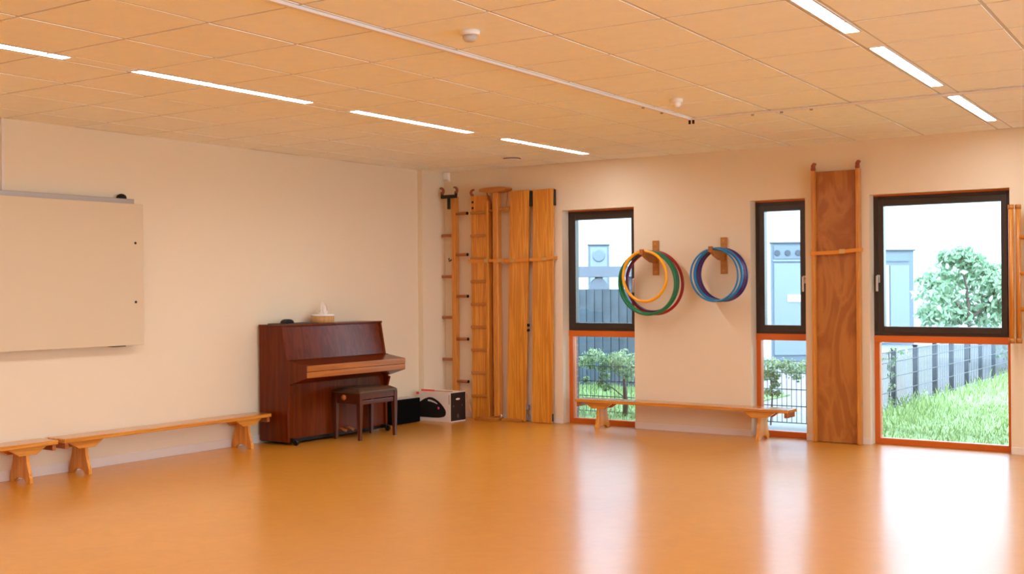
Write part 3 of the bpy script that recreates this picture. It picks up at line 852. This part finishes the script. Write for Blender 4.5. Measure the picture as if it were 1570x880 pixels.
detector(4.345, -2.99, .046, 'small round white detector near the corner of the curtain rail', 'white_plastic')
t = empty('ceiling_vent', (1.46, -.73, H), 'round white ceiling vent near the window wall by the left lights', 'vent')
b = MB(); b.lathe([(.105, 0), (.105, -.004), (.09, -.006)], (1.46, -.73, H), 32); b.build('ring', 'white_plastic', t)
b = MB(); b.lathe([(.085, -.003), (.085, -.009)], (1.46, -.73, H), 32); b.build('gap', 'black', t)
b = MB(); b.lathe([(.03, -.008), (.078, -.013), (.078, -.018), (.05, -.024), (.01, -.026)], (1.46, -.73, H), 32); b.build('disc', 'white_plastic', t)
t = empty('motion_sensor', (.12, -.03, 2.56), 'small white motion sensor high in the corner above the peg pole', 'sensor')
b = MB(); b.prism([(0, 2.545), (-.012, 2.545), (-.045, 2.575), (-.05, 2.635), (0, 2.645)], 'x', .085, .150, .004); b.build('housing', 'white_plastic', t)
b = MB(); b.lathe([(.016, -.010), (.012, -.004), (.016, 0)], (.118, -.030, 2.556), 12, 'y'); b.build('lens', 'grey_plastic', t)

# ------------------------------------------------------------------ outside
def at(px, py=None, d=None, z=None):
    """point on the ray of image column px at view depth d (z given) - used to survey the yard"""
    p = CAM + fw * d + rt * ((px - 785) / F * d)
    return Vector((p.x, p.y, z if z is not None else 0))
b = MB(); b.box(-14, 3.96, .42, 40, -.2, -.02); b.box(3.96, 40, 26, 60, -.2, -.02); S(b.build('street', 'paving'))
b = MB(); b.box(3.96, 30, .42, 26, -.2, 0); b.box(-6, 2.35, .42, 4.25, -.02, 0.0); S(b.build('ground', 'lawn'))
b = MB(); b.box(RX + .3, 34, -32, .42, -.2, 0); S(b.build('bounce_ground', 'bounce_ground'))  # unseen pale ground, added to bounce daylight up through the side openings
# grass blades in the visible strip
b = MB()
def blade(x, y, h, w):
    a = random.uniform(0, 2 * PI); d = Vector((math.cos(a), math.sin(a), 0)) * w
    l = Vector((random.uniform(-.5, .5), random.uniform(-.5, .5), 0)) * h
    p = Vector((x, y, -.005))
    v = [b.bm.verts.new(q) for q in (p - d, p + d, p + d * .6 + l * .4 + Vector((0, 0, h * .6)), p + l + Vector((0, 0, h)))]
    b.bm.faces.new(v)
for k in range(16000):
    x, y = random.uniform(3.97, 8.0), random.uniform(.5, 11) if k % 3 else random.uniform(.5, 4)
    dd = abs(x - 3.96)
    if y > 1 and x > 3.96 + (y) * .55 + 1.6: continue
    h = random.uniform(.02, .06)
    if dd < .7 and random.random() < .4: h = random.uniform(.06, .20) * (1 - dd * .8)
    blade(x, y, h, random.uniform(.003, .007) + h * .03)
for k in range(7000):
    x, y = random.uniform(-1.5, 2.35), random.uniform(.5, 4.2)
    blade(x, y, random.uniform(.02, .10), random.uniform(.003, .008))
tag(b.build('grass', 'grass'), 'bright green grass outside the windows', 'grass', kind='stuff')
# fence: mesh panels and posts
FY = .98
posts = [(3.96, 3.247), (3.96, 4.12), (3.96, 4.98), (3.96, 5.80), (3.96, 6.62), (3.96, 7.42), (3.96, 8.24), (3.96, FY)]
pl = ['post with vine leaves, nearest of the fence row in the large window', 'second fence post of the row in the large window', 'third fence post of the row in the large window', 'fourth fence post of the row in the large window', 'fifth fence post of the row in the large window', 'sixth fence post of the row in the large window', 'seventh, farthest fence post of the row in the large window', 'corner fence post hidden behind the slide board']
for (x, y), l in zip(posts, pl):
    t = empty('fence_post', (x, y, 0), 'blue-grey ' + l, 'fence post', 'posts of the low fence')
    b = MB(); b.box(x - .025, x + .025, y - .025, y + .025, -.05, .66, .004); b.build('shaft', 'post', t)
    b = MB(); b.box(x - .029, x + .029, y - .029, y + .029, .66, .675, .003); b.build('cap', 'blackmetal', t)
def mesh_panel(p0, p1, label):
    b = MB(); p0, p1 = Vector(p0), Vector(p1); L = (p1 - p0).length; n = int(L / .05)
    for k in range(n + 1):
        q = p0.lerp(p1, k / n)
        b.tube([(q.x, q.y, .03), (q.x, q.y, .64)], .0035, 4)
    for z in (.03, .195, .36, .525, .64):
        b.tube([(p0.x, p0.y, z), (p1.x, p1.y, z)], .005, 4)
    tag(b.build('mesh_fence', 'wire'), label, 'fence', 'wire mesh panels of the low fence')
mesh_panel((-.6, FY, 0), (2.48, FY, 0), 'dark wire mesh fence panel behind the bench, seen through the first window')
mesh_panel((2.52, FY, 0), (3.92, FY, 0), 'dark wire mesh fence panel seen through the narrow window')
mesh_panel((3.993, 1.02, 0), (3.993, 9.2, 0), 'pale wire mesh fence running away beside the grass in the large window')
# board fence in front of the neighbour house
t = empty('board_fence', (-.6, 4.3, 0), 'tall blue-grey vertical board fence behind the vines, seen through the first window', 'fence')
b = MB(); x = -3.4; k = 0
while x < 1.75:
    w = .066; h = 1.36 + (.030 if x > .1 else 0)
    b.box(x, x + w - .001, 4.28 + (.010 if k % 2 else 0), 4.30 + (.010 if k % 2 else 0), -.02, h); x += w; k += 1
b.build('boards', 'boards', t)
b = MB(); b.box(-3.4, 1.75, 4.315, 4.36, .3, .38); b.box(-3.4, 1.75, 4.315, 4.36, 1.0, 1.08); b.build('rail', 'boards', t)
# building beyond: facade across the view
def facade(px0, px1, d, name, label):
    a, c = at(px0, d=d), at(px1, d=d)
    t = empty(name, (a + c) / 2, label, 'building')
    rz = math.atan2((c - a).y, (c - a).x); t.rotation_euler = (0, 0, rz)
    return t, (c - a).length, a, c
def fkid(t, b, n, m, p=None):
    me = bpy.data.meshes.new(n); b.bm.normal_update(); b.bm.to_mesh(me); b.bm.free()
    o = bpy.data.objects.new(n, me); C.objects.link(o)
    if b.slots:
        for q in b.slots: me.materials.append(M[q])
    else: me.materials.append(M[m])
    o.parent = p or t; return o
def fx(t, L, px, px0, px1): return -L / 2 + (px - px0) / (px1 - px0) * L
def fz(py, d): return CAM.z + (442.5 - py) / F * d
# near house
d = 22.0
t, L, a, c = facade(640, 1268, d, 'house', 'white painted brick house beyond the fence, seen through the first and narrow windows')
b = MB(); b.box(-L / 2, L / 2, 0, .3, -.1, 6.5); fkid(t, b, 'wall', 'facade')
X = lambda px: fx(t, L, px, 640, 1268)
b = MB(); b.box(X(902), X(934), -.03, 0, .9, fz(377, d)); w = fkid(t, b, 'window', 'doorblue')
b = MB(); b.box(X(905), X(931), -.05, -.028, .95, fz(380, d)); fkid(t, b, 'window_panel', 'doorblue2', w)
b = MB(); b.lathe([(.10, -.075), (.12, -.055), (.12, -.05)], (X(918), 0, fz(393, d)), 20, 'y'); fkid(t, b, 'round_grille', 'doorblue', w)
b = MB(); b.box(X(901), X(935), -.06, 0, fz(377, d), fz(375.5, d)); fkid(t, b, 'lintel', 'doordark', w)
b = MB(); b.box(X(1182), X(1246), -.03, 0, -.02, fz(376, d)); w = fkid(t, b, 'door', 'doorblue')
b = MB(); b.box(X(1186), X(1244), -.055, -.028, fz(400, d), fz(380, d)); fkid(t, b, 'transom_panel', 'doorblue', w)
for px in (1191, 1207, 1223):
    b = MB(); b.lathe([(.05, -.08), (.055, -.06), (.055, -.055)], (X(px), 0, fz(391, d)), 16, 'y'); fkid(t, b, 'round_vent', 'doordark', w)
b = MB(); b.box(X(1184), X(1244), -.06, -.028, fz(404, d), fz(401, d)); fkid(t, b, 'door_rail', 'doorblue2', w)
b = MB(); b.box(X(1186), X(1242), -.055, -.028, .1, fz(407, d)); fkid(t, b, 'door_leaf', 'doorblue2', w)
b = MB(); b.box(X(1180), X(1248), -.07, 0, fz(376, d), fz(374.5, d)); fkid(t, b, 'lintel', 'doordark', w)
b = MB(); b.box(X(1206), X(1230), -.07, -.056, fz(466, d), fz(455, d)); fkid(t, b, 'reflection_patch', 'facade', w)  # white plate stands in for a reflection on the door
# lean-to band
d2 = 19.5
a2, c2 = at(870, d=d2), at(975, d=d2)
t2 = empty('carport', (a2 + c2) / 2, 'grey-blue flat carport band in front of the white house wall', 'carport')
t2.rotation_euler = (0, 0, math.atan2((c2 - a2).y, (c2 - a2).x))
L2 = (c2 - a2).length
b = MB(); b.box(-L2 / 2, L2 / 2, -.05, .9, fz(425.5, d2), fz(409.5, d2)); fkid(t2, b, 'fascia', 'canopy')
X2 = lambda px: fx(t2, L2, px, 870, 975)
b = MB(); pr = []
for k in range(13):
    a_ = PI * k / 12; pr.append((X2(918.5) + .15 * math.cos(a_) * 1.05, fz(446, d2) + .205 * math.sin(a_)))
b.prism(pr, 'y', .0, .3); b.box(X2(913), X2(925), .1, .2, fz(431, d2), fz(425, d2)); fkid(t2, b, 'grey_rounded_shape', 'canopy')  # unidentified grey rounded shape with a flat cap, below the band
for px in (878, 968):
    b = MB(); b.box(X2(px) - .05, X2(px) + .05, .3, .4, -.02, fz(425, d2)); fkid(t2, b, 'post', 'canopy')
# far house
d = 27.6
t, L, a, c = facade(1262, 1700, d, 'house', 'white far house behind the leafy tree, seen through the large window')
b = MB(); b.box(-L / 2, L / 2, 0, .3, -.1, 7); fkid(t, b, 'wall', 'facade')
X = lambda px: fx(t, L, px, 1262, 1700)
b = MB(); b.box(X(1335), X(1400), -.03, 0, 0, fz(389, d)); w = fkid(t, b, 'door', 'doorblue')
b = MB(); b.box(X(1338), X(1393), -.06, -.028, fz(405, d), fz(393, d)); fkid(t, b, 'transom_panel', 'doorblue', w)
b = MB(); b.box(X(1338), X(1362), -.06, -.028, .05, fz(411, d)); fkid(t, b, 'side_light', 'facade', w)
b = MB(); b.box(X(1364), X(1393), -.06, -.028, .1, fz(411, d)); fkid(t, b, 'door_leaf', 'doorblue2', w)
b = MB(); b.box(X(1333), X(1402), -.08, 0, fz(389, d), fz(387, d)); fkid(t, b, 'lintel', 'doordark', w)

# leaves
def leaf(b, p, s):
    n = Vector((random.gauss(0, 1), random.gauss(0, 1), random.gauss(.4, 1))).normalized()
    u = n.orthogonal().normalized(); a = random.uniform(0, 2 * PI)
    u = Matrix.Rotation(a, 3, n) @ u; w = n.cross(u)
    pts = [p - u * s, p - u * .3 * s + w * .45 * s, p + u * .5 * s + w * .32 * s, p + u * s, p + u * .5 * s - w * .32 * s, p - u * .3 * s - w * .45 * s]
    b.bm.faces.new([b.bm.verts.new(q + n * s * .12 * (i in (1, 2, 4, 5))) for i, q in enumerate(pts)])
def tree(c, blobs, n, ls, trunk, name, label, cat, lm='leaf'):
    t = empty(name, c, label, cat)
    b = MB()
    for k in range(n):
        (bx, by, bz, r1, r2) = random.choice(blobs)
        v = Vector((random.gauss(0, 1), random.gauss(0, 1), random.gauss(0, 1))).normalized() * random.uniform(.35, 1.18)
        p = Vector((bx + v.x * r1, by + v.y * r1, bz + v.z * r2))
        leaf(b, p, random.uniform(.6, 1.2) * ls)
    b.build('foliage', lm, t)
    b = MB()
    for path, r in trunk: b.tube(path, r, 8)
    b.build('trunk', 'bark', t)
dT = 21.0
c = at(1484.5, d=dT)
def tz(py): return CAM.z + (444 - py) / F * dT
bl = []
for (px, py, rr) in ((1475, 398, .20), (1455, 425, .34), (1495, 425, .34), (1435, 455, .36), (1475, 460, .42), (1520, 450, .36), (1430, 488, .28), (1465, 492, .30), (1515, 492, .34), (1540, 470, .35), (1490, 405, .22), (1525, 425, .2), (1550, 450, .4), (1425, 440, .2), (1450, 400, .12)):
    q = at(px, d=dT + random.uniform(-.3, .3)); bl.append((q.x, q.y, tz(py), rr, rr * .75))
tree(c, bl, 4200, .075, [([(c.x, c.y, 0), (c.x + .01, c.y, .6), (c.x, c.y, 1.1), (c.x - .1, c.y, 1.8)], [.03, .028, .026, .015]),
     ([(c.x, c.y, .75), (c.x + .3, c.y + .2, 1.05), (c.x + .5, c.y + .3, 1.5)], [.03, .02, .01]), ([(c.x, c.y, .8), (c.x - .35, c.y - .2, 1.3)], [.03, .012])],
     'leafy_tree', 'pale green leafy tree outside the large window', 'tree')
# greenery at the far right by the fence
q = at(1552, d=19.5)
tree(q, [(q.x, q.y, .40, .30, .35), (q.x + .5, q.y + .3, .5, .4, .4)], 900, .04, [([(q.x, q.y, 0), (q.x, q.y, .4)], .012)], 'garden_shrub', 'green shrub at the far end of the low fence, right side of the large window', 'shrub', 'leafd')
# vines
def vine(blobs, n, ls, stems, c, label):
    tree(c, blobs, n, ls, stems, 'climbing_vine', label, 'vine', 'leafd')
def aty(px, y):
    a_, c_ = at(px, d=5.0), at(px, d=25.0); f_ = (y - a_.y) / (c_.y - a_.y); q = a_.lerp(c_, f_); return q, 5 + 20 * f_
bl = []
for (px, py, rr) in ((893, 556, .07), (900, 550, .08), (908, 545, .08), (917, 547, .09), (925, 554, .09), (934, 556, .08), (943, 552, .09), (952, 550, .10), (962, 552, .12), (972, 558, .12), (955, 566, .10), (968, 572, .11), (945, 563, .08), (923, 566, .07), (926, 578, .06), (920, 590, .05), (928, 596, .05), (980, 560, .12), (995, 570, .12), (897, 583, .04), (905, 560, .06), (960, 582, .06)):
    q, dd = aty(px, FY + random.choice((-.09, .09, .12))); bl.append((q.x, q.y, CAM.z + (443 - py) / F * dd, rr, rr * .8))
c = aty(956, FY - .05)[0]
vine(bl, 3000, .018, [([(c.x, c.y, 0), (c.x + .02, c.y, .12), (c.x, c.y, .4)], [.03, .028, .012]), ([(c.x, c.y, .2), (c.x - .3, c.y, .4)], .006)], c, 'pale green vine bush on the mesh fence outside the first window')
bl = []
for (px, py, rr) in ((1165, 558, .07), (1172, 562, .08), (1181, 566, .09), (1190, 562, .09), (1199, 566, .08), (1208, 564, .09), (1217, 566, .09), (1228, 570, .08), (1236, 566, .08), (1172, 580, .06), (1180, 574, .07), (1187, 592, .05), (1176, 604, .05), (1190, 606, .04), (1250, 566, .1), (1150, 560, .1), (1186, 580, .06), (1212, 576, .06), (1222, 582, .05)):
    q, dd = aty(px, FY + random.choice((-.08, .08))); bl.append((q.x, q.y, CAM.z + (443 - py) / F * dd, rr, rr * .8))
c = aty(1180, FY - .05)[0]
vine(bl, 2000, .017, [([(c.x, c.y, 0), (c.x + .02, c.y, .3), (c.x, c.y, .5)], .008)], c, 'thin leafy vine along the mesh fence outside the narrow window')
bl = [(3.96, 3.15, z, .05, .08) for z in (.1, .25, .38, .5, .6)] + [(4.1, 3.15, .62, .08, .06), (3.85, 3.15, .55, .08, .06)]
vine(bl, 140, .028, [([(3.92, 3.16, 0), (3.95, 3.16, .3), (3.93, 3.16, .65)], .008)], Vector((3.93, 3.15, 0)), 'sparse yellow-green vine climbing the corner post of the fence')

# ------------------------------------------------------------------ world and render look
w = bpy.data.worlds.new('world'); SC.world = w; w.use_nodes = True
nt = w.node_tree; bg = nt.nodes['Background']
bg.inputs[0].default_value = (.72, .87, 1.0, 1); bg.inputs[1].default_value = 9.5
SC.view_settings.view_transform = 'Standard'; SC.view_settings.look = 'None'
SC.view_settings.gamma = 1; SC.view_settings.use_curve_mapping = False
SC.view_settings.exposure = 0.02
SC.cycles.max_bounces = 14; SC.cycles.diffuse_bounces = 12; SC.cycles.glossy_bounces = 4
SC.cycles.transparent_max_bounces = 12; SC.cycles.transmission_bounces = 6
SC.cycles.caustics_reflective = False; SC.cycles.caustics_refractive = False
SC.cycles.sample_clamp_indirect = 8
SC.cycles.use_denoising = True
